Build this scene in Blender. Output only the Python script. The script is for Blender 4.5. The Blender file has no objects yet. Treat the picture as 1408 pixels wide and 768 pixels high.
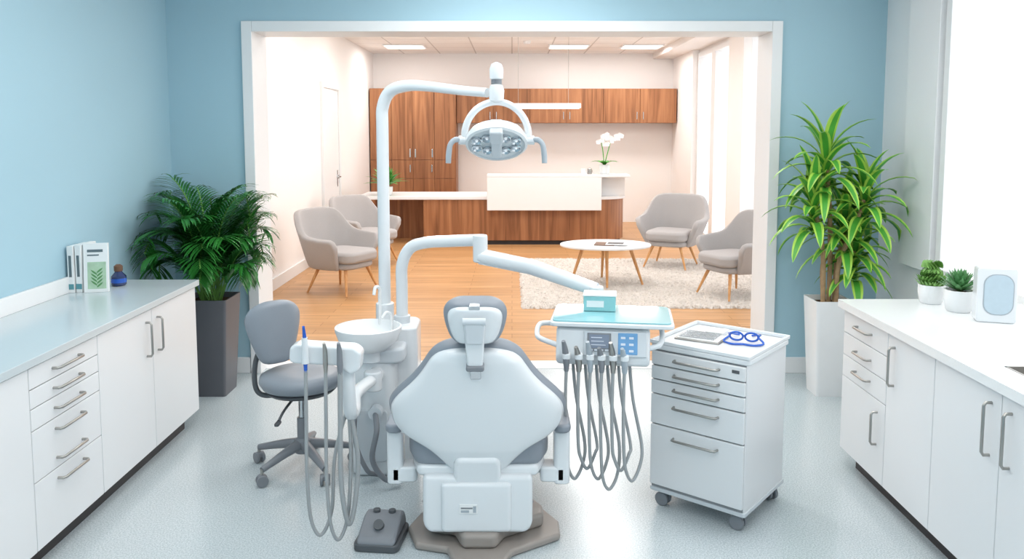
import bpy, math, random
from mathutils import Vector, Matrix, Euler
random.seed(7)
R=math.radians
scene=bpy.context.scene
COL=scene.collection
def srgb(r,g,b):
    f=lambda c:(c/12.92 if c<=.04045 else ((c+.055)/1.055)**2.4)
    return (f(r/255),f(g/255),f(b/255),1)
# ---------------------------------------------------------------- materials
def mat(name,c,rough=.5,metal=0,var=.03,scale=8,bump=0,bscale=60,emis=0,coat=0,alpha=1,trans=0):
    m=bpy.data.materials.new(name);m.use_nodes=True
    n=m.node_tree.nodes;l=m.node_tree.links;b=n['Principled BSDF']
    b.inputs['Roughness'].default_value=rough;b.inputs['Metallic'].default_value=metal
    b.inputs['Coat Weight'].default_value=coat
    tc=n.new('ShaderNodeTexCoord');no=n.new('ShaderNodeTexNoise');no.inputs['Scale'].default_value=scale
    l.new(tc.outputs['Object'],no.inputs['Vector'])
    mx=n.new('ShaderNodeMix');mx.data_type='RGBA'
    mx.inputs[6].default_value=tuple(min(1,v*(1-var)) for v in c[:3])+(1,)
    mx.inputs[7].default_value=tuple(min(1,v*(1+var)) for v in c[:3])+(1,)
    l.new(no.outputs['Fac'],mx.inputs[0]);l.new(mx.outputs[2],b.inputs['Base Color'])
    if bump:
        n2=n.new('ShaderNodeTexNoise');n2.inputs['Scale'].default_value=bscale;n2.inputs['Detail'].default_value=4
        l.new(tc.outputs['Object'],n2.inputs['Vector'])
        bp=n.new('ShaderNodeBump');bp.inputs['Strength'].default_value=bump;bp.inputs['Distance'].default_value=.01
        l.new(n2.outputs['Fac'],bp.inputs['Height']);l.new(bp.outputs['Normal'],b.inputs['Normal'])
    if emis:
        b.inputs['Emission Color'].default_value=c;b.inputs['Emission Strength'].default_value=emis
    if alpha<1:b.inputs['Alpha'].default_value=alpha
    if trans:b.inputs['Transmission Weight'].default_value=trans
    return m
def ramp(n,stops):
    r=n.new('ShaderNodeValToRGB');e=r.color_ramp.elements
    e[0].position,e[0].color=stops[0];e[1].position,e[1].color=stops[-1]
    for p,c in stops[1:-1]:
        x=e.new(p);x.color=c
    return r
def wood(name,c1,c2,c3,sc,rough=.4):
    m=bpy.data.materials.new(name);m.use_nodes=True
    n=m.node_tree.nodes;l=m.node_tree.links;b=n['Principled BSDF'];b.inputs['Roughness'].default_value=rough
    tc=n.new('ShaderNodeTexCoord');mp=n.new('ShaderNodeMapping');mp.inputs['Scale'].default_value=sc
    l.new(tc.outputs['Object'],mp.inputs[0])
    no=n.new('ShaderNodeTexNoise');no.inputs['Scale'].default_value=1;no.inputs['Detail'].default_value=6;no.inputs['Distortion'].default_value=.6
    l.new(mp.outputs[0],no.inputs['Vector'])
    r=ramp(n,[(.3,c1),(.5,c2),(.72,c3)]);l.new(no.outputs['Fac'],r.inputs[0]);l.new(r.outputs[0],b.inputs['Base Color'])
    return m
def floor_speckle():
    m=bpy.data.materials.new('vinyl_floor');m.use_nodes=True
    n=m.node_tree.nodes;l=m.node_tree.links;b=n['Principled BSDF'];b.inputs['Roughness'].default_value=.2
    tc=n.new('ShaderNodeTexCoord');v=n.new('ShaderNodeTexNoise');v.inputs['Scale'].default_value=150;v.inputs['Detail'].default_value=2
    l.new(tc.outputs['Object'],v.inputs['Vector'])
    r=ramp(n,[(.34,srgb(168,180,185)),(.5,srgb(190,200,204)),(.68,srgb(208,216,219))])
    l.new(v.outputs['Fac'],r.inputs[0]);l.new(r.outputs[0],b.inputs['Base Color']);return m
def planks():
    m=bpy.data.materials.new('oak_planks');m.use_nodes=True
    n=m.node_tree.nodes;l=m.node_tree.links;b=n['Principled BSDF'];b.inputs['Roughness'].default_value=.38
    tc=n.new('ShaderNodeTexCoord')
    br=n.new('ShaderNodeTexBrick');br.offset=.37
    br.inputs['Scale'].default_value=1;br.inputs['Brick Width'].default_value=1.3;br.inputs['Row Height'].default_value=.14
    br.inputs['Mortar Size'].default_value=.0025;br.inputs['Mortar'].default_value=srgb(150,100,60)
    br.inputs['Color1'].default_value=srgb(208,160,110);br.inputs['Color2'].default_value=srgb(192,143,94)
    l.new(tc.outputs['Object'],br.inputs['Vector'])
    mp=n.new('ShaderNodeMapping');mp.inputs['Scale'].default_value=(1.5,22,1);l.new(tc.outputs['Object'],mp.inputs[0])
    no=n.new('ShaderNodeTexNoise');no.inputs['Scale'].default_value=1;no.inputs['Detail'].default_value=5;l.new(mp.outputs[0],no.inputs['Vector'])
    r=ramp(n,[(.3,(.72,.72,.72,1)),(.7,(1.12,1.12,1.12,1))]);l.new(no.outputs['Fac'],r.inputs[0])
    mx=n.new('ShaderNodeMix');mx.data_type='RGBA';mx.blend_type='MULTIPLY';mx.inputs[0].default_value=.8
    l.new(br.outputs['Color'],mx.inputs[6]);l.new(r.outputs[0],mx.inputs[7]);l.new(mx.outputs[2],b.inputs['Base Color']);return m
def ceil_tiles():
    m=bpy.data.materials.new('ceiling_tiles');m.use_nodes=True
    n=m.node_tree.nodes;l=m.node_tree.links;b=n['Principled BSDF'];b.inputs['Roughness'].default_value=.9
    tc=n.new('ShaderNodeTexCoord');br=n.new('ShaderNodeTexBrick');br.offset=0
    br.inputs['Scale'].default_value=1;br.inputs['Brick Width'].default_value=.7;br.inputs['Row Height'].default_value=.7
    br.inputs['Mortar Size'].default_value=.012;br.inputs['Mortar'].default_value=srgb(205,200,196)
    br.inputs['Color1'].default_value=srgb(246,243,240);br.inputs['Color2'].default_value=srgb(242,239,236)
    l.new(tc.outputs['Object'],br.inputs['Vector']);l.new(br.outputs['Color'],b.inputs['Base Color']);return m
def thin_glass(name,tint=(1,1,1,1),gl=.08):
    m=bpy.data.materials.new(name);m.use_nodes=True
    n=m.node_tree.nodes;l=m.node_tree.links;n.remove(n['Principled BSDF'])
    t=n.new('ShaderNodeBsdfTransparent');t.inputs[0].default_value=tint
    g=n.new('ShaderNodeBsdfGlossy');g.inputs['Roughness'].default_value=.03
    mx=n.new('ShaderNodeMixShader');mx.inputs[0].default_value=gl
    l.new(t.outputs[0],mx.inputs[1]);l.new(g.outputs[0],mx.inputs[2]);l.new(mx.outputs[0],n['Material Output'].inputs[0]);return m
M={}
M['blue']=mat('blue_paint',srgb(167,201,215),.75,var=.015,scale=2,bump=.03,bscale=200)
M['cream']=mat('cream_paint',srgb(242,239,237),.8,var=.01,scale=2)
M['trim']=mat('white_trim',srgb(236,237,238),.4,var=.01)
M['ceil']=mat('ceiling_paint',srgb(244,244,244),.9,var=.01)
M['floor']=floor_speckle();M['planks']=planks();M['tiles']=ceil_tiles()
M['lam']=mat('white_laminate',srgb(228,230,232),.3,var=.008,scale=2)
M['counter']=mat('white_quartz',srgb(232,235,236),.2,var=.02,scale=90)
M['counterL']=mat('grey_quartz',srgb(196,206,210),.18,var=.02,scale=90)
M['dark']=mat('dark_kick',srgb(45,42,44),.5)
M['seam']=mat('seam_shadow',srgb(150,152,155),.8)
M['steel']=mat('brushed_steel',srgb(170,168,164),.35,metal=1)
M['chrome']=mat('chrome',srgb(200,202,205),.15,metal=1)
M['plastic']=mat('white_plastic',srgb(226,230,233),.22,var=.005,coat=.3)
M['plastic2']=mat('offwhite_plastic',srgb(206,212,217),.3,var=.01)
M['lampgrey']=mat('lamp_grip_grey',srgb(166,176,184),.3,var=.01)
M['greyv']=mat('grey_vinyl',srgb(140,147,156),.42,var=.03,bump=.05,bscale=250)
M['greyp']=mat('grey_plastic',srgb(128,132,138),.4)
M['dgrey']=mat('dark_grey_plastic',srgb(84,88,92),.45)
M['hose']=mat('hose_grey',srgb(160,164,166),.4)
M['taupe']=mat('taupe_base',srgb(158,150,144),.4)
M['fabric']=mat('grey_fabric',srgb(176,172,171),.95,var=.06,scale=120,bump=.3,bscale=300)
M['oak']=wood('oak_leg',srgb(190,132,78),srgb(208,152,96),srgb(220,168,112),(40,40,3))
M['walnut']=wood('walnut_veneer',srgb(120,76,46),srgb(154,102,66),srgb(178,124,84),(14,14,.7))
M['leaf']=mat('palm_leaf',srgb(46,118,48),.3,var=.5,scale=9)
M['leaf2']=mat('dracaena_leaf',srgb(74,158,56),.4,var=.3,scale=9)
M['leaf3']=mat('dracaena_margin',srgb(168,208,84),.4,var=.2,scale=9)
M['succ']=mat('succulent_leaf',srgb(92,148,92),.5,var=.25,scale=20)
M['succ2']=mat('succulent_leaf_light',srgb(120,168,86),.5,var=.25,scale=20)
M['bark']=mat('cane_bark',srgb(168,138,104),.85,var=.3,scale=30,bump=.4,bscale=60)
M['soil']=mat('soil',srgb(80,58,42),.95,var=.4,scale=80,bump=1,bscale=80)
M['potg']=mat('charcoal_pot',srgb(92,94,100),.45)
M['potw']=mat('white_ceramic',srgb(232,234,235),.25)
M['rug']=mat('shag_wool',srgb(222,214,206),1,var=.14,scale=60,bump=1,bscale=120)
M['petal']=mat('orchid_petal',srgb(250,246,246),.6)
M['blueplastic']=mat('blue_plastic',srgb(30,90,190),.25,coat=.3)
M['navy']=mat('navy_glass',srgb(36,54,100),.15,coat=.5)
M['brown']=mat('brown_cap',srgb(110,80,60),.5)
M['paper']=mat('paper',srgb(236,238,238),.7,var=.02)
M['teal']=mat('teal_print',srgb(90,150,160),.6)
M['ink']=mat('ink_print',srgb(96,112,118),.6)
M['green']=mat('green_print',srgb(176,204,176),.6,var=.25,scale=28)
M['tealglass']=mat('teal_glass_tray',srgb(146,200,208),.08,var=.02,coat=.5)
M['tealbox']=mat('teal_acrylic',srgb(150,205,208),.1,var=.1,scale=40,coat=.5)
M['lcd']=mat('lcd_screen',srgb(130,140,158),.2)
M['lcdt']=mat('lcd_text',srgb(215,222,232),.3)
M['sticker']=mat('blue_sticker',srgb(110,160,205),.35,var=.1,scale=40)
M['frost']=mat('frosted_inset',srgb(186,204,215),.3,var=.05,scale=40)
M['lightpanel']=mat('light_panel',(1,.97,.93,1),.5,var=0,emis=1.5)
M['lens']=mat('lamp_lens',srgb(200,208,214),.08,metal=.7,var=.35,scale=90)
M['lens2']=mat('lamp_led',srgb(235,240,245),.1,emis=.4)
M['wglass']=thin_glass('window_glass')
# ---------------------------------------------------------------- helpers
def group(name,loc=(0,0,0),rz=0,scale=1):
    e=bpy.data.objects.new(name,None);e.empty_display_size=.1
    e.location=loc;e.rotation_euler=(0,0,R(rz));e.scale=(scale,)*3
    COL.objects.link(e);return e
def mk(name,vs,fs,m,par=None,sharp=35,smooth=True,mi=None):
    me=bpy.data.meshes.new(name);me.from_pydata([tuple(v) for v in vs],[],fs)
    ms=m if isinstance(m,list) else [m]
    for x in ms: me.materials.append(M[x] if isinstance(x,str) else x)
    if mi: me.polygons.foreach_set('material_index',mi)
    me.update()
    if smooth:
        me.shade_smooth()
        if sharp: me.set_sharp_from_angle(angle=R(sharp))
    o=bpy.data.objects.new(name,me);COL.objects.link(o)
    if par:o.parent=par
    return o
def bev(o,w,seg=3):
    if w<=0:return o
    b=o.modifiers.new('bevel','BEVEL');b.width=w;b.segments=seg;b.limit_method='ANGLE';b.angle_limit=R(30);b.harden_normals=True
    return o
def sub(o,l=2):
    s=o.modifiers.new('sub','SUBSURF');s.levels=l;s.render_levels=l;return o
def box(name,x0,x1,y0,y1,z0,z1,m,par=None,b=0,seg=2):
    v=[(x,y,z) for x in(x0,x1) for y in(y0,y1) for z in(z0,z1)]
    f=[(0,1,3,2),(4,6,7,5),(0,4,5,1),(2,3,7,6),(0,2,6,4),(1,5,7,3)]
    return bev(mk(name,v,f,m,par,smooth=b>0,sharp=35),b,seg)
def prism(name,pts,axis,a0,a1,m,par=None,b=0,seg=3):
    def P(p,a):
        return {'z':(p[0],p[1],a),'x':(a,p[0],p[1]),'y':(p[0],a,p[1])}[axis]
    n=len(pts);v=[P(p,a0) for p in pts]+[P(p,a1) for p in pts]
    f=[tuple(range(n)),tuple(range(2*n-1,n-1,-1))]+[(i,i+n,(i+1)%n+n,(i+1)%n) for i in range(n)]
    o=mk(name,v,f,m,par,sharp=30)
    import bmesh
    bm=bmesh.new();bm.from_mesh(o.data);bmesh.ops.recalc_face_normals(bm,faces=bm.faces);bm.to_mesh(o.data);bm.free()
    o.data.set_sharp_from_angle(angle=R(30))
    return bev(o,b,seg)
def lathe(name,prof,m,par=None,loc=(0,0,0),n=32,sx=1,sy=1,sharp=40,cap=True):
    vs=[];fs=[]
    for r,z in prof:
        for i in range(n):
            a=2*math.pi*i/n;vs.append((loc[0]+r*sx*math.cos(a),loc[1]+r*sy*math.sin(a),loc[2]+z))
    k=len(prof)
    for j in range(k-1):
        for i in range(n):
            i2=(i+1)%n;fs.append((j*n+i,j*n+i2,(j+1)*n+i2,(j+1)*n+i))
    if cap:
        fs.append(tuple(range(n-1,-1,-1)));fs.append(tuple((k-1)*n+i for i in range(n)))
    return mk(name,vs,fs,m,par,sharp=sharp)
def catmull(P,seg=8):
    P=[Vector(p) for p in P];Q=[P[0]*2-P[1]]+P+[P[-1]*2-P[-2]];out=[]
    for i in range(1,len(Q)-2):
        a,b,c,d=Q[i-1:i+3]
        for s in range(seg):
            t=s/seg;out.append(.5*((2*b)+(-a+c)*t+(2*a-5*b+4*c-d)*t*t+(-a+3*b-3*c+d)*t**3))
    out.append(P[-1]);return out
def tube(name,pts,r,m,par=None,seg=8,n=12,smooth=True,rad=None,sharp=50):
    P=catmull(pts,seg) if smooth and len(pts)>2 else [Vector(p) for p in pts]
    N=len(P);T=[(P[min(i+1,N-1)]-P[max(i-1,0)]).normalized() for i in range(N)]
    up=Vector((0,0,1)) if abs(T[0].z)<.9 else Vector((1,0,0))
    u=T[0].cross(up).normalized();vs=[];fs=[]
    for i in range(N):
        u=(u-T[i]*u.dot(T[i])).normalized();w=T[i].cross(u)
        if rad:
            s=i/(N-1)*(len(rad)-1);k=min(int(s),len(rad)-2);rr=rad[k]+(rad[k+1]-rad[k])*(s-k)
        else: rr=r
        for j in range(n):
            a=2*math.pi*j/n;vs.append(P[i]+u*math.cos(a)*rr+w*math.sin(a)*rr)
    for i in range(N-1):
        for j in range(n):
            j2=(j+1)%n;fs.append((i*n+j,i*n+j2,(i+1)*n+j2,(i+1)*n+j))
    fs.append(tuple(range(n-1,-1,-1)));fs.append(tuple((N-1)*n+j for j in range(n)))
    return mk(name,vs,fs,m,par,sharp=sharp)
def cyl(name,p0,p1,r,m,par=None,r2=None,n=20,b=0):
    o=tube(name,[p0,p1],r,m,par,n=n,smooth=False,rad=[r,r if r2 is None else r2])
    return bev(o,b,2)
def rpoly(cx,cy,hx,hy,r,n=5):
    pts=[]
    for sx,sy,a0 in((1,1,0),(-1,1,90),(-1,-1,180),(1,-1,270)):
        for i in range(n+1):
            a=R(a0+90*i/n);pts.append((cx+sx*(hx-r)+r*math.cos(a),cy+sy*(hy-r)+r*math.sin(a)))
    return pts
def pad(name,rows,th,m,par=None,curve=0,nu=14,pw=4,y0=0,both=False,xoff=0):
    """rows:(z,halfwidth). pillow panel in XZ, outer side toward -Y."""
    vs=[];fs=[];K=len(rows)
    for side in(0,1):
        for k,(z,w) in enumerate(rows):
            for i in range(nu+1):
                u=-1+2*i/nu;x=w*u
                e=(1-abs(u)**pw)
                ez=min(1,1.25*min(k,K-1-k)/(K-1)*4);ez=ez**.5 if ez>0 else 0
                y=y0+curve*x*x+(-1 if side==0 else 1)*(th/2)*(e*ez)
                vs.append((x+xoff,y,z))
    W=nu+1
    for side in(0,1):
        o=side*K*W
        for k in range(K-1):
            for i in range(nu):
                q=(o+k*W+i,o+k*W+i+1,o+(k+1)*W+i+1,o+(k+1)*W+i)
                fs.append(q if side==0 else q[::-1])
    o=mk(name,vs,fs,m,par,sharp=0)
    import bmesh
    bm=bmesh.new();bm.from_mesh(o.data);bmesh.ops.remove_doubles(bm,verts=bm.verts,dist=.0004);bmesh.ops.recalc_face_normals(bm,faces=bm.faces);bm.to_mesh(o.data);bm.free()
    for p in o.data.polygons:p.use_smooth=True
    return sub(o,1)
def interp(rows,n):
    """smooth rows by catmull"""
    P=catmull([(r[1],0,r[0]) for r in rows],n);return [(p.z,max(p.x,.001)) for p in P]
# ================================================================ ROOM SHELL
XL,XR,YB=-2.49,2.70,5.85
YW=6.15;YE=15.8;WL,WR=-2.71,3.27
box('floor',XL-.15,XR+.15,-1.6,YB+.15,-.1,0,'floor')
box('floor',WL-.15,WR+.15,YB+.15,YE+.15,-.1,0,'planks')
box('wall_left',XL-.15,XL,-1.6,YB,0,3.0,'blue')
box('wall_rear',XL-.15,XR+.15,-1.75,-1.6,0,3.0,'blue')
box('wall_front_left',WL-.15,-1.95,YB,YW,0,3.3,'blue')
box('wall_front_right',1.95,XR+.15,YB,YW,0,3.3,'blue')
box('wall_exterior_return',XR+.15,WR+.15,YB+.1,YW,0,3.3,'trim')
box('wall_front_header',-1.95,1.95,YB,YW,2.57,3.3,'blue')
box('ceiling',XL-.15,XR+.15,-1.75,YB,3.0,3.1,'ceil')
box('ceiling',WL-.15,WR+.15,YW,YE+.15,3.3,3.4,'tiles')
# opening casing
g=group('trim_opening',(0,0,0))
box('casing_left',-1.945,-1.87,YB-.025,YW+.02,0,2.585,'trim',g,.004)
box('casing_right',1.87,1.945,YB-.025,YW+.02,0,2.585,'trim',g,.004)
box('casing_top',-1.87,1.87,YB-.025,YW+.02,2.51,2.585,'trim',g,.004)
box('threshold',-1.87,1.87,YB+.1,YW,0,.004,'trim',g)
box('baseboard_back_left',XL,-1.95,YB-.018,YB,0,.12,'trim',b=.004)
box('baseboard_back_right',1.95,XR,YB-.018,YB,0,.12,'trim',b=.004)
box('baseboard_left',XL,XL+.018,4.85,YB-.02,0,.12,'trim',b=.004)
# right wall of surgery: white piers and window
box('wall_right_pier',XR,XR+.15,5.0,YB,0,3.0,'trim')
box('wall_right_sill',XR,XR+.15,-1.6,5.0,0,.88,'trim')
box('wall_right_head',XR,XR+.15,-1.6,5.0,2.95,3.0,'trim')
box('wall_right_rear',XR,XR+.15,-1.6,-.6,.88,2.95,'trim')
def window(name,x,y0,y1,z0,z1,muls,fw=.06):
    g=group(name,(x,0,0))
    box('frame_far',-.03,.1,y1-fw,y1,z0,z1,'trim',g,.004)
    box('frame_near',-.03,.1,y0,y0+fw,z0,z1,'trim',g,.004)
    box('frame_top',-.03,.1,y0+fw,y1-fw,z1-fw,z1,'trim',g,.004)
    box('frame_bottom',-.03,.1,y0+fw,y1-fw,z0,z0+fw,'trim',g,.004)
    for i,(a,b) in enumerate(muls): box('mullion_%d'%i,-.03,.1,a,b,z0+fw,z1-fw,'trim',g,.004)
    box('pane',.06,.066,y0+fw,y1-fw,z0+fw,z1-fw,'wglass',g)
    return g
window('window_1',XR,-.6,5.0,.88,2.95,[(2.2,2.3)],.06)
box('wall_right_column',XR-.05,XR,5.03,5.42,.9,3.0,'trim',b=.004)
# waiting room walls
box('wall_waiting_left',WL-.15,WL,YW,YE,0,3.3,'cream')
box('wall_waiting_back',WL-.15,WR+.15,YE,YE+.15,0,3.3,'cream')
box('wall_waiting_column',WR-.12,WR+.15,14.1,YE,0,3.3,'cream')
box('wall_waiting_head',WR,WR+.15,YW,14.1,3.15,3.3,'cream')
window('window_2',WR,YW,14.1,0,3.15,[(12.9,13.15),(10.95,11.7),(9.1,9.3),(7.6,7.8)],.08)
for i,(a,b) in enumerate([(10.95,11.7)]): box('trim_column_%d'%i,WR-.14,WR-.03,a,b,0,3.3,'cream')
box('baseboard_waiting_left',WL,WL+.02,YW,YE,0,.14,'trim',b=.004)
box('trim_ceiling_beam',2.75,WR,YW,YE,3.2,3.3,'cream')
g=group('door_1',(WL,11.95,0))
box('leaf',0,.02,-.5,.5,0,2.42,'trim',g,.003)
for s in(-1,1): box('jamb',0,.04,.5*s-(.0 if s>0 else .08),.5*s+(.08 if s>0 else 0),0,2.5,'trim',g,.004)
box('jamb_top',0,.04,-.5,.5,2.42,2.5,'trim',g,.004)
box('door_gap',.0,.0215,-.5,-.494,0,2.42,'seam',g);box('door_gap',.0,.0215,.494,.5,0,2.42,'seam',g)
cyl('handle_plate',(.02,.36,1.1),(.045,.36,1.1),.03,'chrome',g)
tube('handle_lever',[(.045,.36,1.1),(.07,.36,1.1),(.07,.24,1.1)],.011,'chrome',g,smooth=False)
box('lock_plate',.02,.027,.34,.38,.95,1.2,'chrome',g,.002)
# ceiling light panels: real fittings only in the far waiting-room row, others added
def panel(x,y,z,sx,sy,watt,col=(1,.985,.97)):
    g=group('ceiling_light',(x,y,z))
    box('frame',-sx/2-.03,sx/2+.03,-sy/2-.03,sy/2+.03,-.02,-.001,'trim',g,.003)
    box('diffuser',-sx/2,sx/2,-sy/2,sy/2,-.026,-.02,'lightpanel',g)
    ld=bpy.data.lights.new('panel_lamp','AREA');ld.shape='RECTANGLE';ld.size=sx;ld.size_y=sy;ld.energy=watt;ld.color=col
    lo=bpy.data.objects.new('panel_lamp',ld);COL.objects.link(lo);lo.parent=g;lo.location=(0,0,-.035)
for x,y,e in((-.9,-.3,16),(.9,-.3,16),(-.9,1.6,14),(.9,1.6,14),(-1.0,3.6,15),(1.1,3.6,15),(0,5.0,19)): panel(x,y,3.0,1.2,.6,e,(1,.995,.985))  # unseen panels added above the surgery to light it
for x in(-1.9,1.0,2.3):
    panel(x,14.4,3.3,.66,.5,26)
for x in(-1.4,1.2):
    for y,e in((7.6,24),(9.6,27),(11.6,33)): panel(x,y,3.3,.66,.66,e)  # added panels, hidden behind the header, to brighten the waiting room
g=group('smoke_detector',(.25,13.6,3.3));lathe('body',[(.001,-.05),(.045,-.05),(.06,-.03),(.065,0)],'trim',g)
# ================================================================ CABINETRY
def handle(par,p0,p1,out,r=.006,off=.03):
    p0=Vector(p0);p1=Vector(p1);o=Vector(out)*off;d=(p1-p0).normalized()*.012
    return tube('handle',[p0,p0+o*.75,p0+o+d,p1+o-d,p1+o*.75,p1],r,'steel',par,smooth=False,n=10)
# left run
g=group('base_cabinet',(0,0,0));FX=-1.92
box('carcass',XL+.005,FX-.02,.2,4.78,.1,.86,'lam',g)
box('kick',XL+.005,FX-.07,.2,4.72,0,.1,'dark',g)
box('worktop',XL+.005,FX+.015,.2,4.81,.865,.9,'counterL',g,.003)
box('upstand',XL+.002,XL+.02,.2,4.81,.9,.99,'trim',g,.003)
def front(g,y0,y1,z0,z1,fx,sgn):
    a,b=(fx-.02,fx) if sgn>0 else (fx,fx+.02)
    box('front',a,b,y0+.002,y1-.002,z0+.002,z1-.002,'lam',g,.002)
def drw(g,y0,y1,z0,z1,hz,fx,sgn,hl=.2):
    front(g,y0,y1,z0,z1,fx,sgn);c=(y0+y1)/2
    for h in hz: handle(g,(fx,c-hl/2,h),(fx,c+hl/2,h),(sgn,0,0))
def dr(g,y0,y1,fx,sgn,hy,z0=.1,z1=.86,h0=.62,h1=.80):
    front(g,y0,y1,z0,z1,fx,sgn);handle(g,(fx,hy,h0),(fx,hy,h1),(sgn,0,0))
dr(g,4.19,4.78,FX,1,4.25);dr(g,3.63,4.19,FX,1,4.12)
def stack(y0,y1):
    drw(g,y0,y1,.77,.86,[.815],FX,1);drw(g,y0,y1,.69,.77,[.73],FX,1);drw(g,y0,y1,.60,.69,[.645],FX,1)
    drw(g,y0,y1,.385,.60,[.555,.43],FX,1);drw(g,y0,y1,.10,.385,[.34],FX,1)
stack(3.10,3.63)
drw(g,2.35,3.10,.1,.86,[.76],FX,1);drw(g,1.6,2.35,.1,.86,[.76],FX,1);drw(g,.2,1.6,.1,.86,[.76],FX,1)
# right run
g=group('base_cabinet',(0,0,0));FX2=1.775
box('carcass',FX2+.02,XR-.005,.2,4.20,.1,.80,'lam',g)
box('kick',FX2+.07,XR-.005,.2,4.15,0,.1,'dark',g)
wx0=FX2-.02;sx0,sx1,sy0,sy1=1.89,2.35,2.45,3.0
for nm,a in {'worktop_far':(wx0,XR-.004,sy1,4.24),'worktop_near':(wx0,XR-.004,.2,sy0),'worktop_front':(wx0,sx0,sy0,sy1),'worktop_back':(sx1,XR-.004,sy0,sy1)}.items():
    box(nm,a[0],a[1],a[2],a[3],.86,.9,'counter',g)
box('rail',FX2+.02,sx0,.2,4.2,.80,.86,'lam',g);box('end_panel',sx0,XR-.005,4.18,4.2,.80,.86,'lam',g)
sg=[('sink_floor',sx0,sx1,sy0,sy1,.80,.805),('sink_l',sx0,sx0+.008,sy0,sy1,.805,.902),('sink_r',sx1-.008,sx1,sy0,sy1,.805,.902),('sink_a',sx0,sx1,sy0,sy0+.008,.805,.902),('sink_b',sx0,sx1,sy1-.008,sy1,.805,.902)]
for s in sg: box(*s,'steel',g)
for z0,z1,hz in((.735,.86,.80),(.615,.735,.67),(.50,.615,.565)): drw(g,3.70,4.20,z0,z1,[hz],FX2,-1,.16)
front(g,3.70,4.20,.1,.50,FX2,-1);handle(g,(FX2,3.78,.28),(FX2,3.78,.44),(-1,0,0))
dr(g,3.28,3.70,FX2,-1,3.63,h0=.62,h1=.80)
dr(g,2.82,3.28,FX2,-1,2.88,h0=.6,h1=.80);dr(g,2.3,2.82,FX2,-1,2.76,h0=.6,h1=.80);dr(g,1.7,2.3,FX2,-1,1.76);dr(g,.2,1.7,FX2,-1,1.6)
# ================================================================ WAITING ROOM JOINERY
g=group('tall_wood_cabinet',(0,0,0))
box('body',-2.69,-1.06,15.22,15.78,.0,2.60,'walnut',g)
xs=[-2.69,-2.28,-1.88,-1.47,-1.06]
for i in range(4):
    for z0,z1 in((.05,.9),(.9,1.25),(1.25,2.6)): box('door',xs[i]+.004,xs[i+1]-.004,15.2,15.22,z0+.004,z1-.004,'walnut',g,.003)
for x in(-1.93,-1.83,-1.51,): box('pull',x-.012,x+.012,15.17,15.2,1.3,1.46,'chrome',g,.003)
for x in(-1.93,-1.52): box('pull',x-.01,x+.01,15.17,15.2,1.02,1.16,'chrome',g,.003)
g=group('wall_mounted_wood_cabinet',(0,0,0))
box('body',-1.055,3.13,15.32,15.78,1.95,2.60,'walnut',g)
n=6;w=(3.13+1.055)/n
for i in range(n):
    x=-1.055+i*w;box('door',x+.004,x+w-.004,15.3,15.32,1.954,2.596,'walnut',g,.003)
for i in(0,2,4):
    x=-1.055+(i+1)*w
    for s in(-.06,.06): cyl('pull',(x+s,15.27,2.02),(x+s,15.27,2.16),.009,'chrome',g);
g=group('reception_desk',(0,0,0))
def deskpoly(o,xl,yb=13.6,r=.5):
    p=[(xl,12.6-o),(1.82+o-r,12.6-o)]
    for i in range(1,9):
        a=R(-90+90*i/8);p.append((1.82+o-r+r*math.cos(a),12.6-o+r+r*math.sin(a)))
    return p+[(1.82+o,yb),(xl,yb)]
DZ=.05
prism('plinth',deskpoly(-.04,-1.36,13.5),'z',0,.07,'dark',g)
prism('front_panel',deskpoly(0,-1.4),'z',.07,.77-DZ,'walnut',g)
prism('top',deskpoly(.03,-2.45),'z',.77-DZ,.82-DZ,'trim',g,.006)
box('left_side_cabinet',-2.3,-1.4,13.4,13.6,.0,.77-DZ,'walnut',g)
box('raised_front',-.39,1.40,12.46,12.57,.56,1.08,'trim',g,.006)
box('raised_top',-.39,1.84,12.46,12.85,1.08,1.12,'trim',g,.006)
box('raised_back',-.30,1.80,12.72,12.80,.77,1.08,'trim',g,.004)
g=group('pendant_lamp',(0,0,0))
box('bar',-.06,1.10,12.82,12.95,2.16,2.24,'trim',g,.01)
box('diffuser',-.03,1.07,12.84,12.93,2.152,2.16,'lightpanel',g)
for x in(.1,.9): cyl('cable',(x,12.88,2.24),(x,12.88,3.3),.003,'steel',g,n=8)
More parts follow.
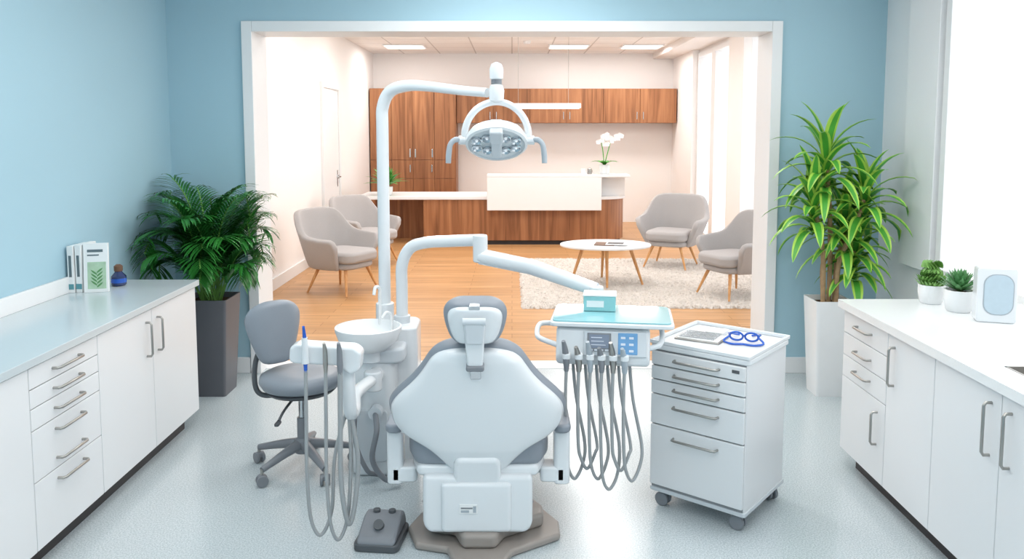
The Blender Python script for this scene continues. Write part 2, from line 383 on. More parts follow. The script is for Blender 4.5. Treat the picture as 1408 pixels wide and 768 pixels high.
# ================================================================ ARMCHAIRS
def armchair(x,y,rz,s=1.0,z=0):
    g=group('armchair',(x,y,z),rz,s)   # faces -Y locally
    vs=[];fs=[];NT=36;NV=7;A=128
    def shell(th,v,inset=0):
        a=R(th);t=abs(th)/A
        top=.90-.28*(1/(1+math.exp(-(abs(th)-62)/9)))
        if t>.9: top-=.10*((t-.9)/.1)**2
        z=.30+(top-.30)*v
        w=.235+.155*v**.8-inset; d=.25+.12*v**.9-inset
        c,s_=math.sin(a),math.cos(a);e=.72
        X=math.copysign(abs(c)**e,c)*w;Y=math.copysign(abs(s_)**e,s_)*d
        return (X,Y+.02,z)
    for i in range(NT+1):
        th=-A+2*A*i/NT
        for j in range(NV): vs.append(shell(th,j/(NV-1)))
    for i in range(NT):
        for j in range(NV-1):
            a=i*NV+j;fs.append((a,a+NV,a+NV+1,a+1))
    o=mk('shell',vs,fs,'fabric',g,sharp=0)
    sd=o.modifiers.new('sol','SOLIDIFY');sd.thickness=.07;sd.offset=-1 
    b=o.modifiers.new('b','BEVEL');b.width=.024;b.segments=3;b.angle_limit=R(50);b.limit_method='ANGLE'
    prism('base',rpoly(0,-.02,.25,.28,.14),'z',.27,.345,'fabric',g,.03)
    prism('seat_cushion',rpoly(0,-.06,.265,.29,.13),'z',.34,.465,'fabric',g,.045,5)
    for sx in(-1,1):
        for sy in(-1,1):
            cyl('leg',(sx*.17,sy*.18-.02,.29),(sx*.27,sy*.27-.02,0),.021,'oak',g,r2=.011,n=12)
    return g
armchair(-1.93,8.95,62,1.03)
armchair(-1.95,10.75,55,1.03)
armchair(2.10,10.45,-28,1.03,.036)
armchair(2.41,8.55,-66,1.0,.036)
# coffee table
g=group('coffee_table',(1.09,9.25,0.036))
prism('top',[(.53*math.cos(2*math.pi*i/40),.40*math.sin(2*math.pi*i/40)) for i in range(40)],'z',.43,.455,'trim',g,.008)
for a in(205,268,335,90):
    c,s=math.cos(R(a)),math.sin(R(a));cyl('leg',(.3*c,.22*s,.43),(.46*c,.34*s,0),.022,'oak',g,r2=.013,n=12)
box('rail',-.3,.3,-.02,.02,.40,.43,'oak',g)
g=group('magazine',(1.13,9.18,.492),-12)
box('cover_lower',-.17,.06,-.12,.14,0,.008,'brown',g);box('cover_upper',-.04,.21,-.11,.12,.008,.016,'paper',g);box('print',-.02,.16,-.08,.09,.016,.017,'dgrey',g)
# rug
vs=[];fs=[];NX,NY=190,200
for j in range(NY+1):
    for i in range(NX+1):
        e=min(i,NX-i,j,NY-j)
        vs.append((.10+2.9*i/NX+random.uniform(-.006,.006)*(3 if e==0 else 1),8.0+3.1*j/NY+random.uniform(-.006,.006)*(3 if e==0 else 1),(.002 if e==0 else random.uniform(.008,.034))))
for j in range(NY):
    for i in range(NX):
        a=j*(NX+1)+i;fs.append((a,a+1,a+NX+2,a+NX+1))
mk('area_rug',vs,fs,'rug',None,smooth=False)
# ================================================================ PLANTS
def blade(V,F,MI,base,d,length,width,droop,n=6,edge=False,up=Vector((0,0,1)),mc=0,me=1,lim=None):
    d=Vector(d).normalized();p=Vector(base);side=d.cross(up)
    if side.length<.05: side=Vector((1,0,0))
    side.normalize();st=length/n;i0=len(V);W=5 if edge else 3
    for k in range(n+1):
        t=k/n;w=width*.5*(math.sin(math.pi*min(1,(t*.86+.14)))**.7)*(1 if k<n else .02)
        nrm=side.cross(d).normalized()
        if edge: offs=[(-1,.25),(-.55,.12),(0,0),(.55,.12),(1,.25)]
        else: offs=[(-1,.25),(0,0),(1,.25)]
        for a,b in offs:
            q=p+side*w*a+nrm*w*b
            if lim: q.x=max(lim[0],min(lim[1],q.x));q.y=min(lim[2],q.y)
            V.append(q)
        p=p+d*st;d=(d+Vector((0,0,-droop/n))).normalized()
    for k in range(n):
        for a in range(W-1):
            q=i0+k*W+a;F.append((q,q+1,q+W+1,q+W));MI.append(me if edge and a in(0,3) else mc)
def square_pot(g,m,wb,wt,h,rr=.02):
    n=len(rpoly(0,0,1,1,.2));vs=[];fs=[]
    rings=[(wb,0),(wt,h),(wt-.02,h),(wt-.03,h-.05)]
    for w,z in rings:
        for p in rpoly(0,0,w/2,w/2,rr): vs.append((p[0],p[1],z))
    for k in range(3):
        for i in range(n): j=(i+1)%n;fs.append((k*n+i,k*n+j,(k+1)*n+j,(k+1)*n+i))
    fs.append(tuple(range(n-1,-1,-1)));mk('pot',vs,fs,m,g)
    prism('soil',rpoly(0,0,wt/2-.015,wt/2-.015,rr),'z',h-.06,h-.035,'soil',g)
g=group('potted_palm',(-2.07,5.42,0),0)
square_pot(g,'potg',.24,.31,.67)
V=[];F=[];MI=[]
LIM=(-.41,.40,.40)
NF=40
for k in range(NF):
    az=k*2.399+random.uniform(-.3,.3);f=(k+.5)/NF
    lean=.05+.50*f;L=random.uniform(.80,1.0)*(1-.38*f)
    base=Vector((random.uniform(-.06,.06),random.uniform(-.05,.05),.62))
    d=Vector((math.cos(az)*lean,math.sin(az)*lean,1)).normalized();p=base.copy();pts=[];N=16
    for i in range(N+1):
        pts.append((p.copy(),d.copy()));p=p+d*(L/N);t=i/N
        d=(d+Vector((math.cos(az)*.12*t,math.sin(az)*.08*t,-(.08+.34*f)*t*t*1.5))).normalized()
        if p.x<-.30: d.x=max(d.x,.0)
        if p.x>.28: d.x=min(d.x,.0)
        if p.y>.28: d.y=min(d.y,0)
    for i in range(N):
        a,b=pts[i][0],pts[i+1][0];s=Vector((.005,0,0));t=Vector((0,.005,0));q=len(V)
        V+= [a-s,a+s,b+s,b-s,a-t,a+t,b+t,b-t];F+=[(q,q+1,q+2,q+3),(q+4,q+5,q+6,q+7)];MI+=[1,1]
    i0=5
    for i in range(i0,N+1):
        for h in(0,.5):
            if i==N and h: break
            a=pts[i][0].lerp(pts[min(i+1,N)][0],h);dd=pts[i][1]
            side=dd.cross(Vector((0,0,1)))
            side=side.normalized() if side.length>.12 else Vector((math.sin(az),-math.cos(az),0))
            t=(i+h-i0)/(N-i0);ll=(.25 if f<.7 else .19)*math.sin(math.pi*min(1,.32+.54*t))+.03
            for s in(-1,1):
                v=(side*s*.75+dd*.95+Vector((0,0,.05))).normalized()
                blade(V,F,MI,a,v,ll*random.uniform(.85,1.15),.018,1.0,n=4,lim=LIM)
mk('fronds',V,F,['leaf','succ2'],g,sharp=0,mi=MI)
g=group('potted_dracaena',(2.17,5.40,0),0)
square_pot(g,'potw',.20,.26,.66)
V=[];F=[];MI=[]
heads=[((.0,.0),(-.05,.0,1.60),.42,0),((.05,.03),(.10,.02,1.14),.38,0),((-.05,-.03),(-.14,-.04,1.30),.36,0),((.03,-.05),(.20,-.05,1.36),.38,0),((-.02,.04),(.17,.0,.98),.30,0)]
for bi,(b,t,LL,_) in enumerate(heads):
    tube('cane',[(b[0],b[1],.6),(b[0]*1.2,b[1]*1.2,.9*.7+.6*.3+.1),((b[0]+t[0])/2+.01,(b[1]+t[1])/2,(t[2]+.9)/2),t],.016,'bark',g,n=10)
    nl=30
    for k in range(nl):
        f=k/nl;az=k*2.399+bi;el=R(80-70*f);L=random.uniform(.85,1.1)*LL
        z=t[2]+.05-.26*f
        d=Vector((math.cos(az)*math.cos(el),math.sin(az)*math.cos(el),math.sin(el)))
        blade(V,F,MI,(t[0],t[1],z),d,L,.072,1.5+.8*f,n=8,edge=True,lim=(-.6,.46,.42))
mk('leaves',V,F,['leaf2','leaf3'],g,sharp=0,mi=MI)
def smallpot(g,r,h):
    lathe('pot',[(r*.72,0),(r*.85,.01),(r,h*.6),(r*1.0,h),(r*.9,h),(r*.85,h*.85)],'potw',g)
    lathe('soil',[(r*.9,h*.8),(r*.9,h*.86)],'soil',g)
g=group('potted_succulent',(2.24,3.95,.9));smallpot(g,.07,.11)
V=[];F=[];MI=[]
for k in range(46):
    f=k/46;az=k*2.399;el=R(78-62*f);d=Vector((math.cos(az)*math.cos(el),math.sin(az)*math.cos(el),math.sin(el)))
    blade(V,F,MI,(0,0,.10),d,.12,.03,-.2,n=5)
mk('leaves',V,F,'succ',g,sharp=0)
g=group('potted_succulent',(2.20,4.14,.9));smallpot(g,.065,.10)
V=[];F=[];MI=[]
for k in range(60):
    az=k*2.399;rr=.055*math.sqrt(k/60);b=Vector((rr*math.cos(az),rr*math.sin(az),.09))
    for q in range(5):
        blade(V,F,MI,b+Vector((0,0,.025*q)),(math.cos(az+q)*.8,math.sin(az+q)*.8,.9),.05,.014,.1,n=3)
mk('leaves',V,F,'succ2',g,sharp=0)
g=group('potted_fern',(-2.02,12.85,.77));smallpot(g,.1,.14)
V=[];F=[];MI=[]
for k in range(70):
    az=k*2.399;el=R(random.uniform(25,80));blade(V,F,MI,(0,0,.13),(math.cos(az)*math.cos(el),math.sin(az)*math.cos(el),math.sin(el)),random.uniform(.26,.46),.055,.8,n=5)
mk('leaves',V,F,'leaf2',g,sharp=0)
g=group('potted_orchid',(1.46,12.65,1.12));smallpot(g,.085,.15)
V=[];F=[];MI=[]
for k in range(8):
    az=k*2.4;blade(V,F,MI,(0,0,.14),(math.cos(az),math.sin(az),.8),.25,.07,1.2,n=5)
mk('leaves',V,F,'leaf2',g,sharp=0)
V=[];F=[];MI=[]
for s in((-.02,.03),(.05,-.02)):
    pts=[(0,0,.14),(s[0],s[1],.35),(s[0]*2,s[1],.52),(s[0]*2+.08,s[1],.60),(s[0]*2+.14,s[1],.56)]
    tube('stem',pts,.008,'leaf2',g,n=6)
    C=catmull(pts,4)
    for c in C[7:]:
        c=Vector(c)+Vector((random.uniform(-.06,.04),-.02,random.uniform(-.03,.03)))
        for q in range(5):
            a=q*2*math.pi/5+.3;blade(V,F,MI,c,(math.cos(a),-.35,math.sin(a)),.045,.04,0,n=3,up=Vector((0,1,0)))
mk('flowers',V,F,'petal',g,sharp=0)
g=group('coffee_mug',(1.12,12.6,1.12));lathe('cup',[(.03,0),(.035,.09),(.03,.09),(.027,.01)],'potw',g)
tube('grip',[(.034,0,.02),(.06,0,.03),(.06,0,.065),(.034,0,.075)],.005,'potw',g)
g=group('sugar_bowl',(1.23,12.66,1.12));lathe('cup',[(.035,0),(.045,.05),(.03,.09),(.01,.1)],'steel',g)
# ================================================================ DENTAL CHAIR
CX=-.147
g=group('dental_chair',(CX,0,0))
# base plate
bp=[(-.27,3.30),(-.13,3.26),(-.08,3.12),(.10,3.12),(.15,3.24),(.36,3.38),(.36,3.50),(.24,3.72),(.22,4.4),(.12,4.7),(-.12,4.7),(-.22,4.4),(-.24,3.7),(-.32,3.45)]
prism('base_plate',bp,'z',0,.035,'taupe',g,.014)
prism('base_skirt',[(x*.8,3.6+(y-3.6)*.75) for x,y in bp],'z',.035,.10,'taupe',g,.02)
# rear housing
prism('rear_housing',[(-.235,.34),(.235,.34),(.235,.12),(.21,.085),(-.21,.085),(-.235,.12)],'y',3.28,3.9,'plastic',g,.03,4)
box('housing_panel',-.155,.145,3.262,3.30,.095,.315,'plastic',g,.02,4)
box('housing_seam',-.24,.24,3.3,3.32,.215,.218,'seam',g)
box('rating_label',-.075,.0,3.2585,3.262,.185,.225,'paper',g);box('label_print',-.07,-.035,3.2575,3.2585,.19,.200,'lampgrey',g);box('label_print',-.07,-.02,3.2575,3.2585,.206,.212,'greyp',g);box('label_print',-.018,-.005,3.2575,3.2585,.19,.218,'lampgrey',g)
box('plug_socket',-.03,.03,3.27,3.3,.07,.09,'dgrey',g,.004)
cyl('lift_column',(0,3.75,.05),(0,3.75,.42),.12,'plastic2',g,n=32)
# seat
def topcush(name,outline,z0,z1,b,m): return prism(name,outline,'z',z0,z1,m,g,b,5)
seat=[(-.27,3.31),(-.305,3.42),(-.30,3.75),(-.26,4.0),(-.22,4.1),(.22,4.1),(.26,4.0),(.30,3.75),(.305,3.42),(.27,3.31)]
topcush('seat_cushion',seat,.36,.50,.05,'greyv')
topcush('seat_shell',[(x*.95,y) for x,y in seat],.325,.375,.02,'plastic')
leg=[(-.22,4.08),(-.23,4.5),(-.20,4.9),(-.12,5.0),(.12,5.0),(.20,4.9),(.23,4.5),(.22,4.08)]
o=topcush('leg_cushion',leg,.37,.47,.045,'greyv');o=topcush('leg_shell',[(x*.93,4.09+(y-4.09)*.97) for x,y in leg],.33,.38,.02,'plastic')
# backrest frame (leaning towards camera)
bk=bpy.data.objects.new('backrest',None);COL.objects.link(bk);bk.parent=g;bk.location=(0,3.34,.315);bk.rotation_euler=(R(15),0,0)
rows=[(.0,.09),(.05,.14),(.11,.195),(.16,.255),(.20,.325),(.25,.378),(.31,.395),(.36,.388),(.41,.352),(.46,.302),(.51,.258),(.56,.224),(.60,.197),(.63,.158),(.646,.11),(.652,.05)]
rows=interp(rows,3)
pad('back_cushion',rows,.10,'greyv',bk,curve=.22,y0=.035,pw=8)
zc=.33
rs=[(zc+(z-zc)*.965-.006,w*.968) for z,w in rows]
pad('back_shell',rs,.10,'plastic',bk,curve=.22,y0=.0,pw=8)
prism('spine',[(-.10,-.09),(.10,-.09),(.10,.10),(.085,.13),(-.085,.13),(-.10,.10)],'y',-.06,.02,'plastic',bk,.02,4)
# headrest
prism('headrest_stem',[(-.03,.58),(.03,.58),(.045,.80),(-.045,.80)],'y',-.085,-.045,'plastic',bk,.01)
box('stem_slide',-.022,.022,-.06,-.03,.52,.85,'chrome',bk,.004)
box('stem_knob',-.036,.036,-.095,-.05,.575,.60,'greyp',bk,.008)
hr=interp([(.66,.06),(.672,.095),(.71,.118),(.76,.131),(.80,.133),(.83,.12),(.848,.09),(.855,.05)],3)
pad('headrest_cushion',hr,.09,'greyv',bk,curve=.6,y0=0.0,pw=6)
pad('headrest_shell',[(.76+(z-.76)*.86,w*.86) for z,w in hr],.07,'plastic',bk,curve=.6,y0=-.028,pw=8)
prism('headrest_bracket',[(-.035,.70),(.035,.70),(.042,.80),(-.042,.80)],'y',-.10,-.05,'plastic2',bk,.01)
cyl('bracket_pivot',(-.045,-.09,.80),(.045,-.09,.80),.014,'plastic2',bk)
# armrests
for s in(-1,1):
    prism('arm_post',rpoly(s*.365,3.42,.035,.05,.02),'z',.26,.50,'plastic',g,.01)
    prism('arm_hinge',rpoly(s*.33,3.42,.06,.05,.02),'z',.27,.34,'plastic',g,.012)
    prism('arm_pad',rpoly(s*.365,3.58,.038,.24,.035),'z',.50,.54,'greyv',g,.015)
    prism('arm_beam',rpoly(s*.365,3.58,.028,.2,.025),'z',.46,.50,'plastic',g,.01)
    box('arm_link',min(s*.22,s*.33),max(s*.22,s*.33),3.42,3.48,.29,.33,'plastic2',g,.01)
# foot pedal
g=group('foot_pedal',(-.575,3.39,0),-6)
prism('base',rpoly(0,0,.10,.115,.03),'z',0,.035,'dgrey',g,.008)
prism('body',[(-.115,.03),(-.10,.055),(.02,.105),(.08,.105),(.11,.06),(.11,.03)],'x',-.085,.085,'greyp',g,.015,4)
for x in(-.035,.035): cyl('button',(x,.05,.10),(x,.05,.118),.016,'dgrey',g,b=.003)
cyl('hub',(0,-.03,.075),(0,-.055,.10),.022,'dgrey',g)
# ================================================================ CUSPIDOR + COLUMN
g=group('cuspidor_unit',(0,0,0))
prism('column',rpoly(-.725,4.17,.115,.13,.05),'z',.0,.62,'plastic',g,.02)
prism('column_rear',rpoly(-.64,4.31,.13,.13,.05),'z',.0,.76,'plastic',g,.02)
prism('column_cap',rpoly(-.70,4.16,.14,.13,.06),'z',.60,.685,'plastic2',g,.02)
box('panel_seam',-.79,-.66,4.035,4.045,.33,.334,'seam',g)
prism('door_panel',rpoly(-.725,.22,.08,.14,.03),'y',4.03,4.05,'plastic2',g,.006)
cyl('drain_boss',(-.70,4.03,.36),(-.70,3.97,.36),.035,'plastic2',g)
# fix: bowl
lathe('bowl',[(.06,-.10),(.10,-.095),(.15,-.05),(.168,.0),(.170,.02),(.160,.022),(.150,.0),(.12,-.05),(.05,-.075),(.001,-.08)],'potw',g,loc=(-.735,4.02,.785),n=48,sharp=60,cap=False)
cyl('bowl_neck',(-.735,4.05,.62),(-.735,4.05,.72),.06,'plastic',g)
tube('cup_filler',[(-.70,4.17,.74),(-.70,4.17,.93),(-.70,4.16,.975),(-.715,4.13,.985),(-.72,4.11,.95)],.009,'potw',g)
tube('bowl_rinse',[(-.63,4.10,.76),(-.63,4.10,.84),(-.65,4.07,.865),(-.67,4.05,.84)],.008,'potw',g)
tube('drain_hose',[(-.70,3.98,.36),(-.68,3.90,.30),(-.70,3.88,.16),(-.64,3.88,.06),(-.56,3.92,.03)],.014,'greyp',g)
tube('service_hose',[(-.78,4.05,.5),(-.80,3.99,.40),(-.80,3.96,.22),(-.74,3.94,.08),(-.70,4.0,.03)],.012,'greyp',g)
# assistant arm
cyl('arm_joint',(-.70,3.93,.50),(-.70,3.93,.60),.045,'plastic',g,b=.01)
cyl('arm_boss',(-.70,4.08,.55),(-.70,3.92,.55),.04,'plastic',g,b=.008)
tube('assistant_arm',[(-.70,3.93,.56),(-.74,3.7,.56),(-.71,3.50,.56),(-.70,3.38,.58),(-.70,3.34,.68),(-.70,3.33,.80)],.03,'plastic',g,n=16)
prism('assistant_holder',[(-.935,.84),(-.93,.90),(-.90,.915),(-.66,.90),(-.63,.875),(-.64,.80),(-.68,.78),(-.73,.82),(-.91,.83)],'y',3.27,3.36,'plastic',g,.014,4)
def handpiece(g,x,y,z0,z1,m='greyp',r=.012,tilt=0):
    L=z1-z0
    tube('handpiece',[(x,y,z0),(x,y-.002,z0+L*.3),(x+tilt*.5,y-.004,z0+L*.7),(x+tilt,y-.02,z1)],r,m,g,rad=[r*.7,r,r*.9,r*.55],n=12)
handpiece(g,-.858,3.25,.80,1.0,'blueplastic',.010);cyl('syringe_grip',(-.858,3.25,.84),(-.858,3.245,.95),.016,'plastic',g,r2=.012);
handpiece(g,-.775,3.25,.80,.93,'steel',.011);handpiece(g,-.715,3.25,.79,.93,'greyp',.013)
for x,zl,dx in((-.858,.07,.06),(-.775,.05,.05),(-.715,.12,.03)):
    tube('hose',[(x,3.25,.81),(x-.005,3.26,.6),(x-.01,3.27,.35),(x,3.28,zl+.08),(x+dx*.6,3.30,zl),(x+dx*1.3,3.33,zl+.1),(x+dx*1.5,3.36,.4),(-.71,3.38,.62)],.008 if x<-.74 else .011,'hose',g,n=8)
# ---- delivery arm
tube('delivery_post',[(-.60,4.30,.72),(-.60,4.30,.95),(-.595,4.29,1.08),(-.55,4.28,1.17),(-.46,4.25,1.205),(-.32,4.2,1.22),(-.17,4.13,1.235)],.032,'plastic',g,n=18)
cyl('elbow',(-.165,4.12,1.12),(-.165,4.12,1.265),.038,'plastic',g,b=.01,n=24)
cyl('post_collar',(-.60,4.30,.74),(-.60,4.30,.80),.045,'plastic2',g,b=.006)
# ---- lamp
g=group('dental_lamp',(0,0,0))
cyl('base_collar',(-.70,4.34,.75),(-.70,4.34,.86),.05,'plastic',g,b=.008,n=28)
tube('pole',[(-.70,4.34,.76),(-.70,4.34,1.3),(-.70,4.34,1.80),(-.695,4.335,1.93),(-.65,4.31,2.01),(-.56,4.25,2.035),(-.45,4.17,2.03),(-.25,4.02,2.0),(-.12,3.93,1.985)],.033,'plastic',g,n=20,rad=[.033,.033,.033,.033,.033,.031,.027,.024,.023])
LX=-.075;LY=3.90
lathe('swivel',[(.018,-.03),(.035,-.02),(.038,.03),(.030,.055),(.022,.06),(.022,.08),(.032,.085),(.034,.13),(.025,.155),(.005,.165)],'plastic',g,loc=(LX,LY,1.965),n=28)
lathe('swivel_ring',[(.024,.06),(.026,.06),(.026,.082),(.024,.082)],'greyp',g,loc=(LX,LY,1.965),n=28)
arc=[(LX+.155*math.cos(R(a)),LY,1.775+.165*math.sin(R(a))) for a in range(-8,189,14)]
o=tube('yoke',arc,.017,'plastic',g,n=12)
hd=bpy.data.objects.new('lamp_head',None);COL.objects.link(hd);hd.parent=g;hd.location=(LX,LY,1.755);hd.rotation_euler=(R(-38),0,0)
# head local: lens facing -Z
lathe('housing',[(.03,.075),(.09,.06),(.135,.03),(.152,.0),(.150,-.025),(.138,-.032),(.134,-.022)],'plastic',hd,n=48,sy=.9)
lathe('bezel',[(.136,-.026),(.120,-.018),(.001,-.018)],'plastic2',hd,n=48,sy=.9,cap=False)
for s in(-1,1):
    for i,(dx,dy) in enumerate(((.045,.045),(.095,.025),(.095,-.032),(.045,-.05))):
        lathe('reflector',[(.026,-.020),(.027,-.034),(.022,-.036),(.016,-.026),(.001,-.024)],'lens',hd,loc=(s*dx,dy,0),n=20,cap=False)
        lathe('led',[(.001,-.034),(.006,-.033),(.008,-.026)],'lens2',hd,loc=(s*dx,dy,0),n=12)
prism('centre_block',rpoly(0,-.01,.026,.09,.015),'z',-.05,-.01,'plastic2',hd,.01)
prism('sensor_block',rpoly(0,-.085,.032,.045,.012),'z',-.06,.03,'plastic2',hd,.01)
for s in(-1,1):
    cyl('pivot',(s*.145,0,.0),(s*.185,0,.0),.022,'plastic',hd,b=.005)
# grips hang vertically from the pivots
for s in(-1,1):
    tube('grip',[(LX+s*.17,LY,1.755),(LX+s*.20,LY-.02,1.757),(LX+s*.222,LY-.03,1.735),(LX+s*.230,LY-.035,1.69),(LX+s*.232,LY-.04,1.645)],.013,'lampgrey',g,n=12,rad=[.014,.014,.013,.014,.013])
# ================================================================ DELIVERY UNIT
g=group('instrument_delivery_unit',(.45,3.62,0),-8)
tube('swing_arm',[(-.675,.41,1.15),(-.4,.33,1.115),(-.07,.22,1.03)],.03,'plastic',g,n=16,smooth=False,rad=[.042,.04,.034])
cyl('arm_end',(-.07,.21,.93),(-.07,.21,1.05),.036,'plastic',g,b=.008)
prism('body',[(-.14,.93),(-.175,.80),(-.16,.765),(-.11,.755),(.18,.79),(.19,.94)],'x',-.235,.18,'plastic',g,.02,4)
prism('tray_rim',rpoly(.01,.02,.275,.185,.03),'z',.935,.955,'plastic',g,.006)
prism('tray_glass',rpoly(.01,.02,.262,.172,.025),'z',.955,.962,'tealglass',g,.002)
box('support',-.12,.12,.0,.15,.9,.94,'plastic2',g)
# control panel on slanted front
cp=bpy.data.objects.new('control_panel',None);COL.objects.link(cp);cp.parent=g;cp.location=(-.02,-.1605,.865);cp.rotation_euler=(R(-15),0,0)
box('bezel',-.09,.185,-.008,.0,-.055,.055,'plastic2',cp,.006)
box('screen_frame',-.075,.03,-.011,-.006,-.035,.045,'greyp',cp,.003)
box('screen',-.065,.02,-.013,-.01,-.02,.038,'lcd',cp)
for i in range(3): box('screen_row',-.058,-.01+.008*i,-.0135,-.013,.024-.016*i,.027-.016*i,'lcdt',cp)
for i in range(4): box('key',-.066+.023*i,-.05+.023*i,-.014,-.01,-.033,-.025,'lcdt',cp,.001)
box('touch_pad',.06,.145,-.011,-.006,-.045,.048,'sticker',cp,.004)
for i in range(3):
    for j in range(2): box('pad_key',.072+.036*j,.092+.036*j,-.0125,-.011,-.034+.028*i,-.024+.028*i,'lcdt',cp,.001)
tube('side_handle',[(-.22,.03,.90),(-.30,.0,.91),(-.325,-.03,.905),(-.325,-.10,.885),(-.305,-.13,.87),(-.21,-.14,.84)],.012,'plastic',g)
tube('side_handle',[(.17,.03,.90),(.22,.0,.91),(.235,-.05,.90),(.225,-.12,.86),(.17,-.13,.84)],.012,'plastic',g)
hx=[-.185,-.13,-.08,-.03,.02,.07]
for i,x in enumerate(hx):
    prism('holster',rpoly(x,-.19,.018,.022,.012),'z',.80,.825,'plastic',g,.004)
    handpiece(g,x,-.195,.745,.885 if i%2==0 else .86,['greyp','steel','lampgrey'][i%3],.015,-.012)
    zl=.20+.045*((i*2)%3)+(.04 if i==0 else 0);sp=.065
    tube('hose',[(x,-.195,.76),(x-.003,-.195,.6),(x+.0,-.19,.42),(x+.01,-.18,zl+.06),(x+.04,-.16,zl),(x+sp+.01,-.14,zl+.07),(x+sp+.015,-.12,.4),(x+sp*.6,-.10,.6),(x+.02,-.08,.775)],.0075,'hose',g,n=8)
g=group('tissue_box',(.415,3.72,.963),-8)
box('body',-.075,.075,-.055,.055,0,.07,'tealbox',g,.004);box('lid',-.078,.078,-.058,.058,.07,.078,'paper',g,.003);box('label',-.06,.02,-.057,-.055,.02,.05,'paper',g)
# ================================================================ STOOL
def caster(g,x,y,r=.03,rz=0,m='dgrey'):
    a=R(rz);dx,dy=math.cos(a),math.sin(a)
    for s in(-1,1): cyl('wheel',(x+dx*s*.008,y+dy*s*.008,r),(x+dx*s*.024,y+dy*s*.024,r),r,m,g,b=.004)
    prism('caster_hood',[(-.02,r),(-.02,r*1.8),(.0,r*2.1),(.02,r*1.8),(.02,r)],'x',-.012,.012,'greyp',g,.004).matrix_parent_inverse=Matrix.Translation((x,y,0))@Matrix.Rotation(a,4,'Z')
    cyl('caster_stem',(x,y,r*1.8),(x,y,r*3.0),.008,'steel',g)
g=group('dentist_stool',(-1.12,4.15,0),0)
lathe('seat_cushion',[(.001,.435),(.15,.438),(.20,.455),(.218,.485),(.212,.515),(.18,.532),(.10,.530),(.001,.524)],'greyv',g,n=48,sx=1.0,sy=.95,sharp=60)
lathe('seat_pan',[(.17,.425),(.185,.44),(.17,.45)],'dgrey',g,n=40)
cyl('piston',(0,0,.26),(0,0,.43),.018,'chrome',g);cyl('piston_sleeve',(0,0,.09),(0,0,.28),.028,'greyp',g)
box('mechanism',-.09,.07,-.05,.05,.39,.43,'dgrey',g,.01)
tube('lever',[(-.03,-.05,.40),(-.05,-.16,.37),(-.06,-.22,.34)],.007,'dgrey',g)
prism('lever_tip',rpoly(-.06,-.235,.012,.03,.01),'z',.325,.34,'dgrey',g,.004)
tube('back_bar',[(-.08,0,.41),(-.20,.0,.40),(-.245,0,.45),(-.24,0,.58),(-.19,0,.70)],.014,'dgrey',g)
bk=bpy.data.objects.new('back',None);COL.objects.link(bk);bk.parent=g;bk.location=(-.135,.02,.735);bk.rotation_euler=(R(4),R(0),R(-138))
pad('backrest_cushion',interp([(-.165,.04),(-.15,.085),(-.10,.115),(0,.15),(.08,.165),(.13,.14),(.16,.09),(.172,.03)],3),.085,'greyv',bk,curve=-1.1,pw=4)
for k in range(5):
    a=R(20+72*k);c,s=math.cos(a),math.sin(a)
    tube('foot_%d'%k,[(c*.02,s*.02,.135),(c*.12,s*.12,.12),(c*.27,s*.27,.085)],.02,'greyp',g,rad=[.03,.024,.016],n=10)
    caster(g,c*.27,s*.27,.03,20+72*k+60,'greyp')
lathe('hub',[(.04,.09),(.048,.11),(.04,.16),(.03,.17)],'greyp',g)
# ================================================================ INSTRUMENT CART
g=group('dental_cart',(1.0,3.76,0),-39)
W=.235
prism('cabinet',rpoly(0,0,W,W,.012),'z',.095,.775,'lam',g,.003)
prism('base_rim',rpoly(0,0,W+.006,W+.006,.015),'z',.08,.10,'plastic2',g,.004)
prism('top_slab',rpoly(0,0,W+.012,W+.012,.03),'z',.775,.80,'plastic',g,.006)
for a in((-W-.01,W+.01,-W-.012,-W+.002),(-W-.01,W+.01,W-.002,W+.012),(-W-.012,-W+.002,-W-.01,W+.01),(W-.002,W+.012,-W-.01,W+.01)):
    box('rim',*a,.80,.818,'plastic',g,.004)
zs=[.77,.70,.632,.562,.415,.115]
box('drawer_recess',-W+.006,W-.006,-W-.002,-W+.01,.10,.772,'seam',g)
for i in range(5):
    box('drawer_%d'%i,-W+.004,W-.004,-W-.018,-W-.001,zs[i+1]+.003,zs[i]-.003,'lam',g,.004)
    hz=zs[i]-.032 if i<4 else zs[i]-.05
    if i==3: hz=zs[i]-.045
    tube('handle',[(-.11,-W-.018,hz),(-.105,-W-.042,hz),(-.09,-W-.046,hz),(.09,-W-.046,hz),(.105,-W-.042,hz),(.11,-W-.018,hz)],.006,'steel',g,smooth=False,n=10)
box('lock',.17,.205,-W-.021,-W-.017,.735,.75,'dgrey',g,.002)
for sx in(-1,1):
    for sy in(-1,1): caster(g,sx*.19,sy*.19,.034,90 if sy<0 else 60,'greyp')
g=group('safety_goggles',(1.10,3.72,.80),-20)
for s in(-1,1):
    tube('lens_frame',[(s*.035+.03*math.cos(R(a)),-.01*math.sin(R(a)),.03+.022*math.sin(R(a))) for a in range(0,361,30)],.005,'blueplastic',g,n=8)
    tube('temple',[(s*.066,0,.035),(s*.072,.05,.03),(s*.05,.11,.012),(s*.03,.13,.006)],.005,'blueplastic',g,n=8)
    tube('strap',[(s*.066,0,.03),(s*.09,-.03,.01),(s*.05,-.06,.006),(0,-.05,.006)],.005,'blueplastic',g,n=8)
cyl('bridge',(-.01,-.002,.035),(.01,-.002,.035),.004,'blueplastic',g)
g=group('instrument_tray',(.93,3.80,.80),-32)
box('tray',-.12,.10,-.085,.075,0,.008,'steel',g,.003);box('paper_liner',-.11,.09,-.075,.065,.008,.010,'paper',g)
for i in range(6):
    y=-.065+i*.023;cyl('instrument_%d'%i,(-.10,y,.016),(.07,y+.004,.016),.0035,'chrome',g,n=8)
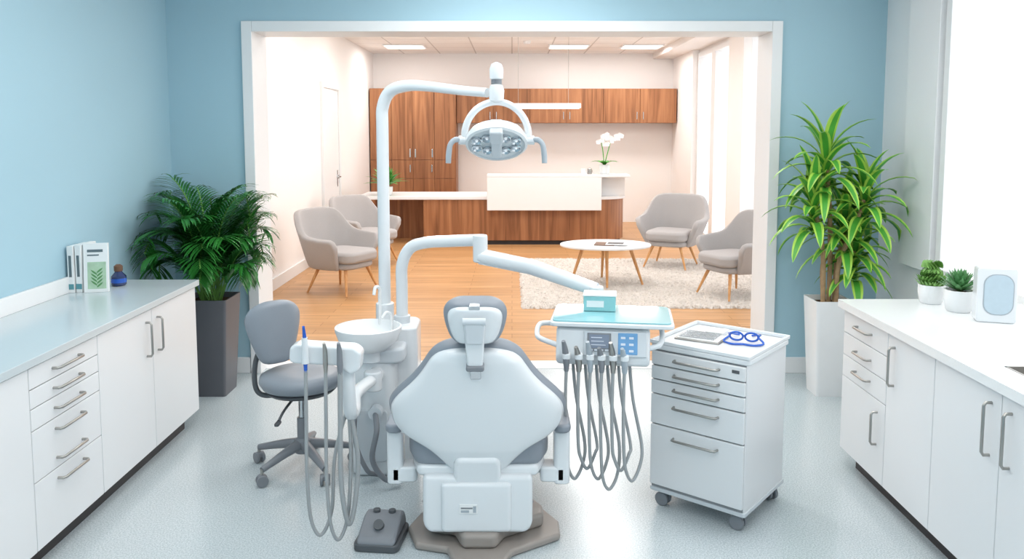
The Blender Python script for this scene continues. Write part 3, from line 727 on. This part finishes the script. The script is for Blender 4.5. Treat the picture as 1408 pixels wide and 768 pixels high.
box('gauze',-.02,.07,.075,.17,0,.02,'paper',g,.004)
# ================================================================ COUNTER ITEMS
g=group('standing_books',(-2.42,4.46,.9),0)
for i,x in enumerate((-.055,-.016)):
    box('book',x,x+.034,-.06+.01*i,.12,0,.262+.006*i,'paper',g,.003)
    box('spine_title',x+.010,x+.024,-.0615+.01*i,-.0598+.01*i,.09,.21,'ink',g)
    box('spine_band',x+.001,x+.033,-.0615+.01*i,-.0598+.01*i,.02,.05,'teal',g)
loc=(.03,-.05,0);rot=(R(-5),0,R(14))
for nm,a,m in(('cover_book',(-.0,.125,-.01,.02,0,.275),'paper'),('cover_picture',(.02,.115,-.0115,-.0098,.02,.17),'green'),('cover_title',(.02,.10,-.0115,-.0098,.225,.24),'ink'),('cover_subtitle',(.02,.08,-.0115,-.0098,.205,.212),'ink')):
    o=box(nm,*a,m,g,.001 if nm=='cover_book' else 0);o.location=loc;o.rotation_euler=rot
V=[];F=[];MI=[]
for k in range(9):
    blade(V,F,MI,(.068,-.013,.03+.010*k),((-1)**k*.8,-.02,.7),.042,.010,.0,n=3,up=Vector((0,1,0)))
o=mk('cover_leaf_print',V,F,'succ',g,sharp=0);o.location=loc;o.rotation_euler=rot
g=group('glass_bottle',(-2.30,4.62,.9))
lathe('bottle',[(.034,0),(.042,.008),(.042,.055),(.025,.075),(.018,.085)],'navy',g);lathe('cap',[(.022,.085),(.024,.09),(.024,.115),(.012,.125)],'brown',g)
lathe('label',[(.0425,.02),(.0425,.045)],'blueplastic',g,cap=False)
g=group('air_purifier',(2.29,3.74,.9),-18)
prism('body',rpoly(0,.13,.085,.13,.015),'y',-.045,.045,'plastic',g,.008)
prism('inset_rim',rpoly(.005,.135,.064,.097,.05),'y',-.047,-.044,'lampgrey',g,.001)
prism('window_inset',rpoly(.005,.135,.060,.093,.048),'y',-.049,-.044,'frost',g,.002)
# ================================================================ LIGHT / WORLD / CAMERA
w=bpy.data.worlds.new('World');scene.world=w;w.use_nodes=True
w.node_tree.nodes['Background'].inputs[0].default_value=(.975,.985,1,1);w.node_tree.nodes['Background'].inputs[1].default_value=2.0
def daylight(name,x,y,z,sx,sy,e):
    ld=bpy.data.lights.new(name,'AREA');ld.shape='RECTANGLE';ld.size=sx;ld.size_y=sy;ld.energy=e;ld.color=(.95,.98,1)
    o=bpy.data.objects.new(name,ld);COL.objects.link(o);o.location=(x,y,z);o.rotation_euler=(0,R(90),0)
    ld.cycles.is_portal=True
daylight('daylight_portal',XR+.2,2.2,1.9,2.0,5.6,100)
daylight('daylight_portal',WR+.2,10.1,1.6,3.0,7.8,100)
cam=bpy.data.cameras.new('Camera');co=bpy.data.objects.new('Camera',cam);COL.objects.link(co)
co.location=(0,0,1.8);co.rotation_euler=(R(90-5.2),0,0)
cam.sensor_width=36;cam.lens=1100/1408*36;cam.shift_y=-104/1408;cam.clip_start=.05
scene.camera=co
scene.view_settings.view_transform='Standard'
